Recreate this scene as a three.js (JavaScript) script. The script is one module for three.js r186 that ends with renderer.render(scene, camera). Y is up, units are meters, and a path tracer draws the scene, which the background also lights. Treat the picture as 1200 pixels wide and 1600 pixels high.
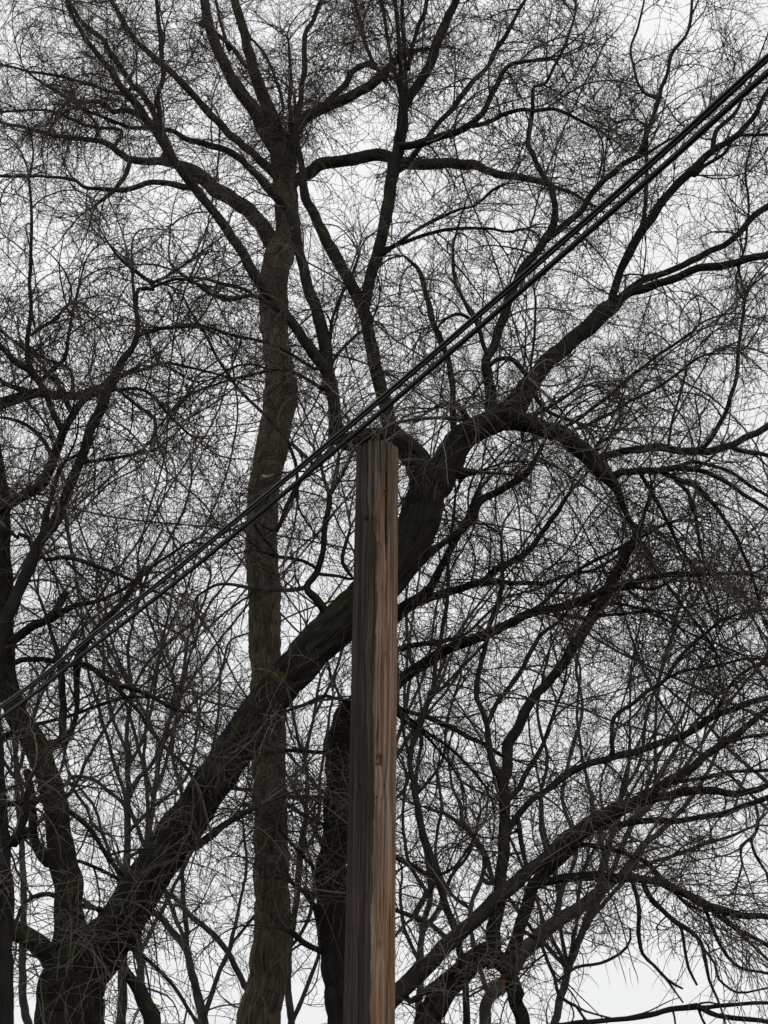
import * as THREE from 'three';
import { ImprovedNoise } from 'three/addons/math/ImprovedNoise.js';

// ---------------------------------------------------------------- camera, sky, light, exposure
const PITCH = 24 * Math.PI / 180, FOV = 40;
const EYE = new THREE.Vector3(0, 1.6, 0);
const scene = new THREE.Scene();
const camera = new THREE.PerspectiveCamera(FOV, 768 / 1024, 0.1, 900);
camera.position.copy(EYE);
camera.lookAt(EYE.x, EYE.y + Math.sin(PITCH), EYE.z - Math.cos(PITCH));

const renderer = new THREE.WebGLRenderer({ antialias: true });
renderer.setSize(768, 1024);
renderer.toneMapping = THREE.LinearToneMapping;
renderer.toneMappingExposure = 1.0;
renderer.shadowMap.enabled = true;

const noise = new ImprovedNoise();
const N3 = (x, y, z) => noise.noise(x, y, z);
const fbm = (x, y, z, o = 4) => { let s = 0, a = 0.5; for (let i = 0; i < o; i++) { s += a * N3(x, y, z); x *= 2.03; y *= 2.03; z *= 2.03; a *= 0.5; } return s; };
let seed = 12345;
const reseed = (s) => { seed = s | 0; };
const rnd = () => { seed = (seed + 0x6d2b79f5) | 0; let t = Math.imul(seed ^ (seed >>> 15), 1 | seed); t = (t + Math.imul(t ^ (t >>> 7), 61 | t)) ^ t; return ((t ^ (t >>> 14)) >>> 0) / 4294967296; };
const rr = (a, b) => a + (b - a) * rnd();

{ // overcast sky: an even pale sheet of cloud
  const w = 512, h = 256, data = new Float32Array(w * h * 4);
  for (let j = 0; j < h; j++) for (let i = 0; i < w; i++) {
    const el = (j + 0.5) / h * Math.PI - Math.PI / 2, az = (i + 0.5) / w * Math.PI * 2;
    const x = Math.cos(el) * Math.cos(az), y = Math.sin(el), z = Math.cos(el) * Math.sin(az);
    const k = 0.88 + 0.05 * Math.max(0, y) + 0.09 * fbm(x * 2.6 + 5, y * 4 + 3, z * 2.6, 5);
    const o = (j * w + i) * 4;
    data[o] = k * 0.992; data[o + 1] = k; data[o + 2] = k * 1.008; data[o + 3] = 1;
  }
  const t = new THREE.DataTexture(data, w, h, THREE.RGBAFormat, THREE.FloatType);
  t.mapping = THREE.EquirectangularReflectionMapping; t.magFilter = THREE.LinearFilter; t.minFilter = THREE.LinearFilter; t.needsUpdate = true;
  scene.background = t; scene.environment = t;
}
const sun = new THREE.DirectionalLight(new THREE.Color().setRGB(1, 0.97, 0.93), 0.6);
sun.position.set(14, 24, 6); sun.target.position.set(0, 5, -12);
sun.castShadow = true; sun.shadow.radius = 30;
Object.assign(sun.shadow.camera, { left: -20, right: 20, top: 20, bottom: -20, near: 1, far: 80 });
sun.shadow.mapSize.set(2048, 2048);
scene.add(sun, sun.target);

// ---------------------------------------------------------------- helpers
const FPX = 800 / Math.tan(FOV * Math.PI / 360), CP = Math.cos(PITCH), SP = Math.sin(PITCH);
const V = (x, y, z) => new THREE.Vector3(x, y, z);
// a point of the place: bearing read off the photograph, at ground distance D in front of the camera
function at(u, v, D) {
  const x = (u - 600) / FPX, y = (800 - v) / FPX, t = D / (CP - y * SP);
  return V(EYE.x + x * t, EYE.y + (y * CP + SP) * t, EYE.z - D);
}
const perPx = (v, D) => D / (CP - (800 - v) / FPX * SP) / FPX;
function proj(p) {
  const dx = p.x - EYE.x, dy = p.y - EYE.y, dz = -(p.z - EYE.z);
  const f = dz * CP + dy * SP, up = dy * CP - dz * SP;
  return [600 + dx / f * FPX, 800 - up / f * FPX, f];
}
const taken = {};
const numbered = (n) => { taken[n] = (taken[n] ?? -1) + 1; return taken[n] ? n + '_' + String(taken[n]).padStart(3, '0') : n; };
function thing(name, label, category, pos, group) {
  const g = new THREE.Group(); g.name = numbered(name); g.position.copy(pos); g.userData = { label, category };
  if (group) g.userData.group = group;
  scene.add(g); return g;
}

class Builder { // grows one indexed mesh
  constructor() { this.p = []; this.c = []; this.i = []; this.n = 0; }
  add(x, y, z, c) { this.p.push(x, y, z); this.c.push(c[0], c[1], c[2]); return this.n++; }
  build(name, mat, parent, origin) {
    const P = new Float32Array(this.p);
    for (let k = 0; k < P.length; k += 3) { P[k] -= origin.x; P[k + 1] -= origin.y; P[k + 2] -= origin.z; }
    const g = new THREE.BufferGeometry();
    g.setAttribute('position', new THREE.BufferAttribute(P, 3));
    g.setAttribute('color', new THREE.BufferAttribute(new Float32Array(this.c), 3));
    g.setIndex(new THREE.BufferAttribute(new Uint32Array(this.i), 1));
    g.computeVertexNormals();
    const m = new THREE.Mesh(g, mat); m.name = name; m.castShadow = m.receiveShadow = true; parent.add(m);
    tris += this.i.length / 3;
    return m;
  }
  // light tube for twigs
  twig(pts, r0, r1, sides, col) {
    const n = pts.length; let first = this.n;
    let t = _t.copy(pts[1]).sub(pts[0]).normalize();
    let a = _a.set(0.31, 0.17, 0.93).cross(t); if (a.lengthSq() < 0.01) a.set(1, 0, 0).cross(t); a.normalize();
    for (let k = 0; k < n; k++) {
      if (k > 0 && k < n - 1) t.copy(pts[k + 1]).sub(pts[k - 1]).normalize(); else if (k === n - 1) t.copy(pts[k]).sub(pts[k - 1]).normalize();
      a.addScaledVector(t, -a.dot(t)).normalize(); const b = _b.copy(t).cross(a);
      const r = r0 + (r1 - r0) * k / (n - 1), p = pts[k];
      if (k === n - 1) { this.add(p.x, p.y, p.z, col); break; }
      for (let s = 0; s < sides; s++) { const q = s / sides * 6.28319, cx = Math.cos(q) * r, sx = Math.sin(q) * r; this.add(p.x + a.x * cx + b.x * sx, p.y + a.y * cx + b.y * sx, p.z + a.z * cx + b.z * sx, col); }
    }
    for (let k = 0; k < n - 2; k++) for (let s = 0; s < sides; s++) {
      const i0 = first + k * sides + s, i1 = first + k * sides + (s + 1) % sides;
      this.i.push(i0, i1, i0 + sides, i1, i1 + sides, i0 + sides);
    }
    const tip = this.n - 1, l = first + (n - 2) * sides;
    for (let s = 0; s < sides; s++) this.i.push(l + s, l + (s + 1) % sides, tip);
  }
  bud(p, d, len, r, col) {
    const a = _a.set(0.3, 0.9, 0.2).cross(d).normalize(), b = _b.copy(d).cross(a), f = this.n;
    this.add(p.x, p.y, p.z, col);
    for (let s = 0; s < 3; s++) { const q = s * 2.0944, cx = Math.cos(q) * r, sx = Math.sin(q) * r; this.add(p.x + d.x * len * 0.4 + a.x * cx + b.x * sx, p.y + d.y * len * 0.4 + a.y * cx + b.y * sx, p.z + d.z * len * 0.4 + a.z * cx + b.z * sx, col); }
    this.add(p.x + d.x * len, p.y + d.y * len, p.z + d.z * len, col);
    for (let s = 0; s < 3; s++) { const i = f + 1 + s, j = f + 1 + (s + 1) % 3; this.i.push(f, j, i, i, j, f + 4); }
  }
}
const _t = V(), _a = V(), _b = V();
let tris = 0, sprays = 0;

const barkMat = new THREE.MeshPhysicalMaterial({ vertexColors: true, roughness: 0.95, metalness: 0, specularIntensity: 0.25 });
const twigMat = new THREE.MeshPhysicalMaterial({ vertexColors: true, roughness: 0.85, metalness: 0, specularIntensity: 0.4 });

// ---------------------------------------------------------------- a limb with real bark relief
// path: [{p, r}], dense; style: bark colours
function limbMesh(path, style, capTop, capBottom = false) {
  const b = new Builder(), n = path.length;
  const rmax = path.reduce((q, e) => q + e.r, 0) / n;
  const sides = rmax > 0.2 ? 170 : rmax > 0.13 ? 120 : rmax > 0.07 ? 44 : rmax > 0.035 ? 16 : rmax > 0.018 ? 9 : 6;
  const t = V(), a = V(), bb = V(), tmp = V();
  t.copy(path[1].p).sub(path[0].p).normalize(); a.set(0, 0, 1).addScaledVector(t, -t.z); if (a.lengthSq() < 0.05) a.set(1, 0, 0).addScaledVector(t, -t.x); a.normalize();
  let s = rr(0, 50); const ph = rr(0, 90); const UP = V(0, 1, 0);
  for (let k = 0; k < n; k++) {
    if (k > 0) s += path[k].p.distanceTo(path[k - 1].p);
    t.copy(path[Math.min(n - 1, k + 1)].p).sub(path[Math.max(0, k - 1)].p).normalize();
    a.addScaledVector(t, -a.dot(t)).normalize(); bb.copy(t).cross(a);
    const { p, r } = path[k];
    for (let j = 0; j < sides; j++) {
      const q = j / sides * Math.PI * 2, c = Math.cos(q), sn = Math.sin(q);
      let R = r; const lx = c * r, ly = sn * r;
      if (r > 0.018) {
        const warp = 0.35 * N3(lx * 7 + ph, ly * 7, s * 5);
        const f = Math.abs(N3(lx * style.fr + ph, ly * style.fr + warp, s * style.fr * 0.2)) * 1.6;
        const ridge = Math.min(1, Math.sqrt(f * 1.15));                                  // 0 in the furrow, 1 on the plate
        const fine = N3(lx * 70 + ph, ly * 70, s * 22);
        R += r * 0.10 * N3(c * 1.1 + ph, sn * 1.1, s * 1.6) + r * 0.05 * N3(c * 2.4, sn * 2.4 + ph, s * 5);
        R += Math.min(style.depth, r * 0.2) * (ridge - 0.75) + Math.min(0.004, r * 0.03) * fine;
      } else R += r * 0.14 * N3(c + ph, sn, s * 14);
      tmp.set(0, 0, 0).addScaledVector(a, c).addScaledVector(bb, sn);
      const x = p.x + tmp.x * R, y = p.y + tmp.y * R, z = p.z + tmp.z * R;
      b.add(x, y, z, style.col(lx, ly, s, tmp, ph, r, x, y, z));
    }
  }
  for (let k = 0; k < n - 1; k++) for (let j = 0; j < sides; j++) {
    const i0 = k * sides + j, i1 = k * sides + (j + 1) % sides;
    b.i.push(i0, i1, i0 + sides, i1, i1 + sides, i0 + sides);
  }
  const cap = (k, dir, bump) => { const { p, r } = path[k]; const m = b.add(p.x + t.x * r * bump, p.y + t.y * r * bump, p.z + t.z * r * bump, style.col(0, 0, s, t, ph, r, p.x, p.y, p.z)); for (let j = 0; j < sides; j++) { const i = k * sides + j, l = k * sides + (j + 1) % sides; if (dir) b.i.push(i, l, m); else b.i.push(l, i, m); } };
  cap(n - 1, true, capTop ? 0.12 : 0.5);
  return b;
}
const mixc = (a, b, t) => [a[0] + (b[0] - a[0]) * t, a[1] + (b[1] - a[1]) * t, a[2] + (b[2] - a[2]) * t];
const sstep = (a, b, x) => { x = Math.min(1, Math.max(0, (x - a) / (b - a))); return x * x * (3 - 2 * x); };
function bark(base, opt = {}) {
  const lich = opt.lichen ?? [base[0] * 1.5, base[1] * 1.55, base[2] * 1.35], la = opt.la ?? 0.6;
  return {
    fr: opt.fr ?? 22, depth: opt.depth ?? 0.014,
    col(lx, ly, s, nrm, ph, r, x, y, z) {
      const g = 1 + 0.5 * N3(lx * 45 + ph, ly * 45, s * 14) + 0.45 * N3(lx * 14, ly * 14 + ph, s * 4.5);
      let c = [base[0] * g, base[1] * g, base[2] * g];
      const l = sstep(0.05, 0.3, N3(lx * 9 + ph, ly * 9, s * 3.1) + 0.35 * N3(lx * 40, ly * 40 + ph, s * 20));
      c = mixc(c, lich, l * la);
      if (opt.moss) { // cushions of moss growing on the limb's back
        const m = nrm.y * 0.55 + 0.75 * N3(lx * 15 + 3, ly * 15, s * 5.5) + 0.45 * N3(lx * 48, ly * 48 + 7, s * 30);
        c = mixc(c, opt.moss, sstep(0.28, 0.5, m));
      }
      return c;
    },
  };
}

// ---------------------------------------------------------------- twigs
const margin = 230;
// how thickly twigs grow, by place: openings in the crowns where sky shows, and thickets
const OPEN = [], THICK = [];
function density(u, v) {
  let d = 1;
  for (const [cx, cy, rx, ry, k] of OPEN) { const q = ((u - cx) / rx) ** 2 + ((v - cy) / ry) ** 2; if (q < 1) d = Math.min(d, k + (1 - k) * sstep(0.55, 1, q)); }
  for (const [cx, cy, rx, ry, k] of THICK) { const q = ((u - cx) / rx) ** 2 + ((v - cy) / ry) ** 2; if (q < 1) d *= 1 + (k - 1) * (1 - sstep(0.3, 1, q)); }
  return d;
}
const TW = [[0.045, 0.037, 0.031], [0.055, 0.045, 0.037], [0.085, 0.072, 0.058], [0.04, 0.029, 0.024], [0.13, 0.114, 0.094]];
const gd = V(), gk = V(), gj = V();
function perp(d) { const v = V(rr(-1, 1), rr(-1, 1), rr(-1, 1)); v.addScaledVector(d, -v.dot(d)); return v.normalize(); }
function shoot(B, p0, d0, r0, len, seg, droop, curl, jit, sides, col, r1) {
  const n = Math.max(2, Math.round(len / seg)), pts = [p0.clone()], p = p0.clone(), d = d0.clone().normalize();
  const k = perp(d).multiplyScalar(curl * rr(0.3, 1.3)); let wob = perp(d).multiplyScalar(curl * rr(0, 1.2)); const f = rr(3, 8);
  for (let i = 1; i <= n; i++) {
    const w = Math.sin(i / n * f);
    d.x += (k.x + wob.x * w) * seg + rr(-jit, jit); d.y += (k.y + wob.y * w) * seg + rr(-jit, jit) - droop * seg * (0.4 + i / n); d.z += (k.z + wob.z * w) * seg + rr(-jit, jit);
    d.normalize(); p.addScaledVector(d, seg); pts.push(p.clone());
  }
  B.twig(pts, r0, r1 ?? Math.max(0.0012, r0 * 0.35), sides, col);
  return pts;
}
function inView(p, m = margin) { const [u, v, f] = proj(p); return f > 1 && u > -m && u < 1200 + m && v > -m && v < 1600 + m; }
function tint(c) { const g = rr(0.75, 1.25), h = rr(-0.06, 0.06); return [c[0] * g * (1 + h), c[1] * g, c[2] * g * (1 - h)]; }
// sprays of a twig with its twiglets and buds, scattered over the crowns
const SPRAYS = []; const WHITE = [1, 1, 1];
reseed(5);
for (let k = 0; k < 6; k++) {
  const B = new Builder(), droop = [0, 0.5, 1.0, 1.6, 2.2, -0.6][k];
  const t2 = shoot(B, V(0, 0, 0), V(1, rr(0, 0.35), 0), 0.0044, rr(0.55, 0.8), 0.05, droop, 2.6, 0.14, 3, WHITE, 0.002), e = V();
  for (let j = 1; j < t2.length; j++) {
    e.copy(t2[j]).sub(t2[j - 1]).normalize();
    if (rnd() < 0.62) { const t3 = shoot(B, t2[j], e.clone().multiplyScalar(0.6).addScaledVector(perp(e), rr(0.5, 1)).normalize(), 0.0031, rr(0.12, 0.42), 0.05, droop + rr(-0.8, 1.4), 3.6, 0.18, 3, WHITE, 0.0016);
      for (let z = 1; z < t3.length; z++) if (rnd() < 0.36) B.bud(t3[z], e.clone().multiplyScalar(0.7).add(perp(e).multiplyScalar(0.7)).normalize(), rr(0.015, 0.024), rr(0.0048, 0.0072), WHITE); }
    if (rnd() < 0.45) B.bud(t2[j], e.clone().multiplyScalar(0.8).add(perp(e).multiplyScalar(0.7)).normalize(), rr(0.015, 0.024), rr(0.0048, 0.0072), WHITE);
  }
  const g = new THREE.BufferGeometry();
  g.setAttribute('position', new THREE.BufferAttribute(new Float32Array(B.p), 3)); g.setAttribute('color', new THREE.BufferAttribute(new Float32Array(B.c), 3)); g.setIndex(B.i); g.computeVertexNormals();
  SPRAYS.push(g);
}
const mQ = new THREE.Quaternion(), mE = new THREE.Euler(), mS = V();
function putSpray(o, p, d, droop) {
  const k = droop < -0.25 ? 5 : Math.max(0, Math.min(4, Math.round(droop * 1.6 + rr(-0.9, 0.9))));
  mE.set(rr(-0.5, 0.5), Math.atan2(-d.z, d.x), Math.max(-0.9, Math.min(0.9, Math.asin(d.y))) * 0.8, 'YZX');
  const z = rr(0.65, 1.3); mS.set(z * rr(0.85, 1.2), z * rr(0.85, 1.2), z * rr(0.85, 1.2));
  const m = new THREE.Matrix4().compose(p, mQ.setFromEuler(mE), mS);
  (o.inst[k] ??= []).push([m, tint(o.cols[Math.floor(rnd() * o.cols.length)])]);
}
// one side branch with its twigs and twiglets
function branchlet(B, p, d, r, len, o) {
  if (!inView(p)) return;
  const c1 = tint(o.cols[Math.floor(rnd() * o.cols.length)]);
  const [pu, pv] = proj(p); const droop = rr(o.droop[0], o.droop[1]) - 1.1 * sstep(780, 980, pu) * sstep(520, 300, pv);
  const pts = shoot(B, p, d, r, len, 0.1, droop, o.curl, 0.11, r > 0.009 ? 4 : 3, c1, Math.max(0.003, r * 0.3));
  const dir = V();
  for (let i = 1; i < pts.length; i++) {
    const q = pts[i], [u, v] = proj(q);
    if (u < -70 || u > 1270 || v < -70 || v > 1660) continue;
    const dn = density(u, v) * o.dens;
    dir.copy(q).sub(pts[i - 1]).normalize();
    for (let k = Math.floor(o.spray * dn * (v < 850 ? 1.35 : 1) + rnd()); k > 0; k--) { const ds = dir.clone().multiplyScalar(rr(0.3, 1)).addScaledVector(perp(dir), rr(0.4, 1)); ds.y += o.up; putSpray(o, q, ds.normalize(), droop); }
    let m = 0.1 / o.gap2 * dn * 0.55; m = Math.floor(m + rnd());
    for (let k = 0; k < m; k++) {
      const pd = perp(dir), d2 = dir.clone().multiplyScalar(rr(0.3, 1)).addScaledVector(pd, rr(0.4, 1)); d2.y += o.up; d2.normalize();
      const l2 = rr(0.22, 0.75) * o.l2 * (1 - 0.45 * i / pts.length), r2 = Math.min(r * 0.7, rr(0.0036, 0.0056));
      const c2 = tint(o.cols[Math.floor(rnd() * o.cols.length)]);
      const t2 = shoot(B, q, d2, r2, l2, 0.085, droop * 1.6 + rr(-0.5, 1.0) * o.hang, o.curl * 1.9, 0.2, 3, c2, 0.002);
      const e = V();
      for (let j = 1; j < t2.length; j++) {
        e.copy(t2[j]).sub(t2[j - 1]).normalize();
        if (rnd() < o.p3 * dn) {
          const d3 = e.clone().multiplyScalar(rr(0.3, 0.9)).addScaledVector(perp(e), rr(0.5, 1)).normalize();
          const t3 = shoot(B, t2[j], d3, rr(0.0027, 0.0036), rr(0.1, 0.34), 0.075, droop + rr(-0.6, 1.2) * o.hang, o.curl * 2.4, 0.24, 3, c2, 0.0017);
          if (rnd() < o.bud) for (let z = 1; z < t3.length; z++) { const bd = e.clone().multiplyScalar(0.7).add(perp(e).multiplyScalar(0.7)).normalize(); B.bud(t3[z], bd, rr(0.009, 0.016), rr(0.004, 0.0058), c2); }
        }
        if (rnd() < o.bud * 0.6) { const bd = e.clone().multiplyScalar(0.8).add(perp(e).multiplyScalar(0.7)).normalize(); B.bud(t2[j], bd, rr(0.014, 0.024), rr(0.004, 0.0058), c2); }
      }
    }
  }
}

// ---------------------------------------------------------------- trees traced limb by limb
// each line: [@depth[>end depth]] u,v,w ...   u,v: bearing read from the photograph, w: apparent thickness there
const DS = 1.15;
function parse(line) {
  const o = { pts: [] }; let w = 5;
  for (const tok of line.trim().split(/\s+/)) {
    if (tok[0] === '@') { const [a, b] = tok.slice(1).split('>').map((x) => Number(x) * DS); o.D0 = a; o.D1 = b ?? a; continue; }
    if (tok === 'x') { o.bare = true; continue; }
    if (tok === 'cut') { o.cut = true; continue; }
    const q = tok.split(',').map(Number); if (q.length > 2) w = q[2]; o.pts.push([q[0], q[1], w]);
  }
  return o;
}
const cr = (a, b, c, d, t) => 0.5 * (2 * b + (c - a) * t + (2 * a - 5 * b + 4 * c - d) * t * t + (3 * b - a - 3 * c + d) * t * t * t);
const TREES = [];
function tree(spec) {
  reseed(spec.seed); spec.D *= DS;
  const lines = spec.limbs.trim().split('\n').map(s => s.replace(/\/\/.*/, '').trim()).filter(Boolean).map(parse);
  const known = []; // [u, v, D]
  const trunk = lines[0]; const base = at(trunk.pts[0][0], trunk.pts[0][1], spec.D); base.y = 0;
  const g = thing('bare_tree', spec.label, 'tree', base, 'bare trees behind the wooden pole');
  const crown = new Builder();
  const style = spec.bark, o = { cols: TW, droop: [-0.5, 0.9], curl: 1.9, dens: 1, gap1: 0.30, gap2: 0.14, l1: [0.6, 1.75], l2: 1.15, spray: 0.24, inst: {}, p3: 0.34, bud: 0.16, up: 0.1, hang: 0.8, ...spec.twigs };
  lines.forEach((L, li) => {
    const P = L.pts; let m = P.length;
    let D0 = L.D0, D1 = L.D1;
    if (D0 === undefined) {
      let best = 1e9, near = null; D0 = spec.D;
      for (const k of known) { const q = Math.hypot(k[0] - P[0][0], k[1] - P[0][1]); if (q < best) { best = q; near = k; } }
      if (near && best < 70) { D0 = near[2]; if (best > 4) P.unshift([near[0], near[1], P[0][2]]); } else if (li) console.log('loose', spec.seed, P[0].join());
      let len = 0; for (let i = 1; i < m; i++) len += Math.hypot(P[i][0] - P[i - 1][0], P[i][1] - P[i - 1][1]);
      D1 = li === 0 ? D0 : D0 + rr(-0.42, 0.42) * Math.min(2.4, len * perPx(P[0][1], D0));
    }
    m = P.length; // dense path
    const path = []; let acc = 0, tot = 0; const ls = [0];
    for (let i = 1; i < m; i++) { tot += Math.hypot(P[i][0] - P[i - 1][0], P[i][1] - P[i - 1][1]); ls.push(tot); }
    const rAvg = P.reduce((s, q) => s + q[2], 0) / m * perPx(P[0][1], D0) / 2;
    const step = rAvg > 0.13 ? 0.03 : rAvg > 0.07 ? 0.034 : rAvg > 0.035 ? 0.05 : 0.075;
    const wob = rr(0, 100);
    for (let i = 0; i < m - 1; i++) {
      const a = P[Math.max(0, i - 1)], b = P[i], c = P[i + 1], d = P[Math.min(m - 1, i + 2)];
      const px = perPx(b[1], D0 + (D1 - D0) * ls[i] / tot), steps = Math.max(1, Math.round((ls[i + 1] - ls[i]) * px / step));
      for (let k = 0; k < steps + (i === m - 2 ? 1 : 0); k++) {
        const t = k / steps, f = (ls[i] + (ls[i + 1] - ls[i]) * t) / tot, D = D0 + (D1 - D0) * Math.pow(f, 0.8);
        const u = cr(a[0], b[0], c[0], d[0], t), v = cr(a[1], b[1], c[1], d[1], t), w = b[2] + (c[2] - b[2]) * t;
        const r = Math.max(0.002, w * perPx(v, D) / 2), p = at(u, v, D);
        const am = Math.min(0.016, r * 0.5), s = f * tot * px;
        p.x += am * N3(s * 4, wob, 1) * 1.4; p.y += am * N3(s * 4, wob, 7) * 1.4; p.z += am * N3(s * 4, wob, 13) * 2;
        path.push({ p, r }); if (k % 3 === 0) known.push([u, v, D]);
      }
    }
    for (const q of path) if (q.p.y < -0.1) q.p.y = -0.1;
    const mesh = limbMesh(path, li && spec.limbBark ? spec.limbBark : style, L.cut).build(li === 0 ? 'trunk' : 'limb', barkMat, g, base);
    if (li && path[0].r < 0.012) mesh.name = 'branch';
    // side branches
    if (!L.bare) {
      let next = rr(0.05, o.gap1); let run = 0; const dir = V();
      for (let k = 1; k < path.length; k++) {
        run += path[k].p.distanceTo(path[k - 1].p); const r = path[k].r;
        const [u, v] = proj(path[k].p);
        const dn = Math.max(0.02, density(u, v));
        const thick = r > 0.11 ? 6 : r > 0.06 ? 2.2 : 1;
        while (run > next) {
          next += o.gap1 * rr(0.5, 1.5) * thick / Math.max(0.15, dn);
          dir.copy(path[k].p).sub(path[k - 1].p).normalize();
          const pd = perp(dir), d1 = dir.clone().multiplyScalar(rr(0.15, 0.9)).addScaledVector(pd, rr(0.5, 1)); d1.y += rr(-0.15, 0.35); if (d1.z > 0) d1.z *= 0.55; d1.normalize();
          const st = path[k].p.clone().addScaledVector(pd, r * 0.6);
          const len = rr(o.l1[0], o.l1[1]) * (thick > 1 ? 0.6 : 1);
          branchlet(crown, st, d1, Math.min(r * 0.6, rr(0.006, 0.0145)), len, o);
        }
      }
      // the limb's own end goes on as twigs
      const e = path[path.length - 1], dir2 = e.p.clone().sub(path[Math.max(0, path.length - 4)].p).normalize();
      if (e.r < 0.03 && !L.cut) for (let k = 0; k < 3; k++) branchlet(crown, e.p, dir2.clone().addScaledVector(perp(dir2), k ? 0.5 : 0.1), Math.min(e.r * 0.85, 0.014), rr(0.7, 1.5), o);
    }
  });
  // sprays of young shoots: [u, v, toward camera, count, length, spread, droop]
  for (const [u, v, dz, n, len, spread, droop, dx = 0, dy = 0] of spec.sprays ?? []) {
    let best = 1e9, D = spec.D; for (const k of known) { const q = Math.hypot(k[0] - u, k[1] - v); if (q < best) { best = q; D = k[2]; } }
    const c = at(u, v, D - dz);
    for (let k = 0; k < n; k++) {
      const p = c.clone().add(V(rr(-1, 1) * spread, rr(-1, 1) * spread, rr(-1, 0.4) * spread));
      const d = V(rr(-1, 1) + dx, rr(-0.6, 0.9) + dy, rr(-0.4, 1)).normalize(), col = tint([0.115, 0.1, 0.083]);
      const pts = shoot(crown, p, d, rr(0.0038, 0.0062), len * rr(0.5, 1.3), 0.07, droop * rr(0.6, 1.5), 1.9, 0.1, 3, col, 0.0026);
      for (let j = 2; j < pts.length; j++) if (rnd() < 0.14) { const e = pts[j].clone().sub(pts[j - 1]).normalize(); shoot(crown, pts[j], e.add(perp(e)).normalize(), 0.0034, rr(0.08, 0.3), 0.08, droop, 2.5, 0.14, 3, col, 0.001); }
    }
  }
  if (crown.n) { const c = crown.build('crown', twigMat, g, base); c.userData.kind = 'stuff'; }
  for (const k of Object.keys(o.inst)) {
    const list = o.inst[k], im = new THREE.InstancedMesh(SPRAYS[k], twigMat, list.length), off = new THREE.Matrix4().makeTranslation(-base.x, -base.y, -base.z), c = new THREE.Color();
    list.forEach(([m, col], i) => { im.setMatrixAt(i, m.premultiply(off)); im.setColorAt(i, c.setRGB(col[0], col[1], col[2])); });
    im.name = 'twigs'; im.userData.kind = 'stuff'; im.castShadow = im.receiveShadow = true; g.add(im); sprays += list.length;
  }
  TREES.push({ g, base, known });
  return { g, base, known };
}

//=OPENINGS
OPEN.push([690, 720, 70, 60, 0.35], [1050, 1575, 190, 130, 0.03], [960, 1510, 70, 60, 0.1], [345, 990, 45, 140, 0.25], [480, 985, 48, 75, 0.12], [500, 1130, 60, 40, 0.35],
  [990, 70, 70, 60, 0.35], [660, 975, 45, 25, 0.2], [1080, 1180, 60, 35, 0.3], [330, 180, 40, 60, 0.35], [520, 350, 45, 40, 0.3], [1085, 450, 60, 40, 0.3], [360, 650, 40, 90, 0.4], [265, 1500, 50, 80, 0.4], [1130, 230, 60, 40, 0.5]);
THICK.push([90, 230, 190, 160, 1.08], [1110, 880, 150, 150, 1.15], [880, 260, 160, 160, 1.1], [600, 60, 800, 260, 1.35], [900, 1440, 140, 120, 1.5], [1100, 700, 160, 120, 0.8], [150, 420, 160, 120, 1.0], [1030, 560, 150, 110, 1.3], [1050, 300, 220, 220, 1.25]);
//=TREES
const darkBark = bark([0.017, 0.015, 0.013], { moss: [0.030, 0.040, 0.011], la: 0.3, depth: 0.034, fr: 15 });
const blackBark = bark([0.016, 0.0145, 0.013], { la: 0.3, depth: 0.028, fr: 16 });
const brownBark = bark([0.088, 0.071, 0.052], { lichen: [0.15, 0.135, 0.085], la: 0.5, depth: 0.045, fr: 22 });
const stemBark = bark([0.040, 0.034, 0.028], { la: 0.45, depth: 0.03, fr: 17 });
const midBark = bark([0.024, 0.021, 0.018], { la: 0.4, depth: 0.022 });
const greyBark = bark([0.046, 0.042, 0.038], { la: 0.4 });

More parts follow.
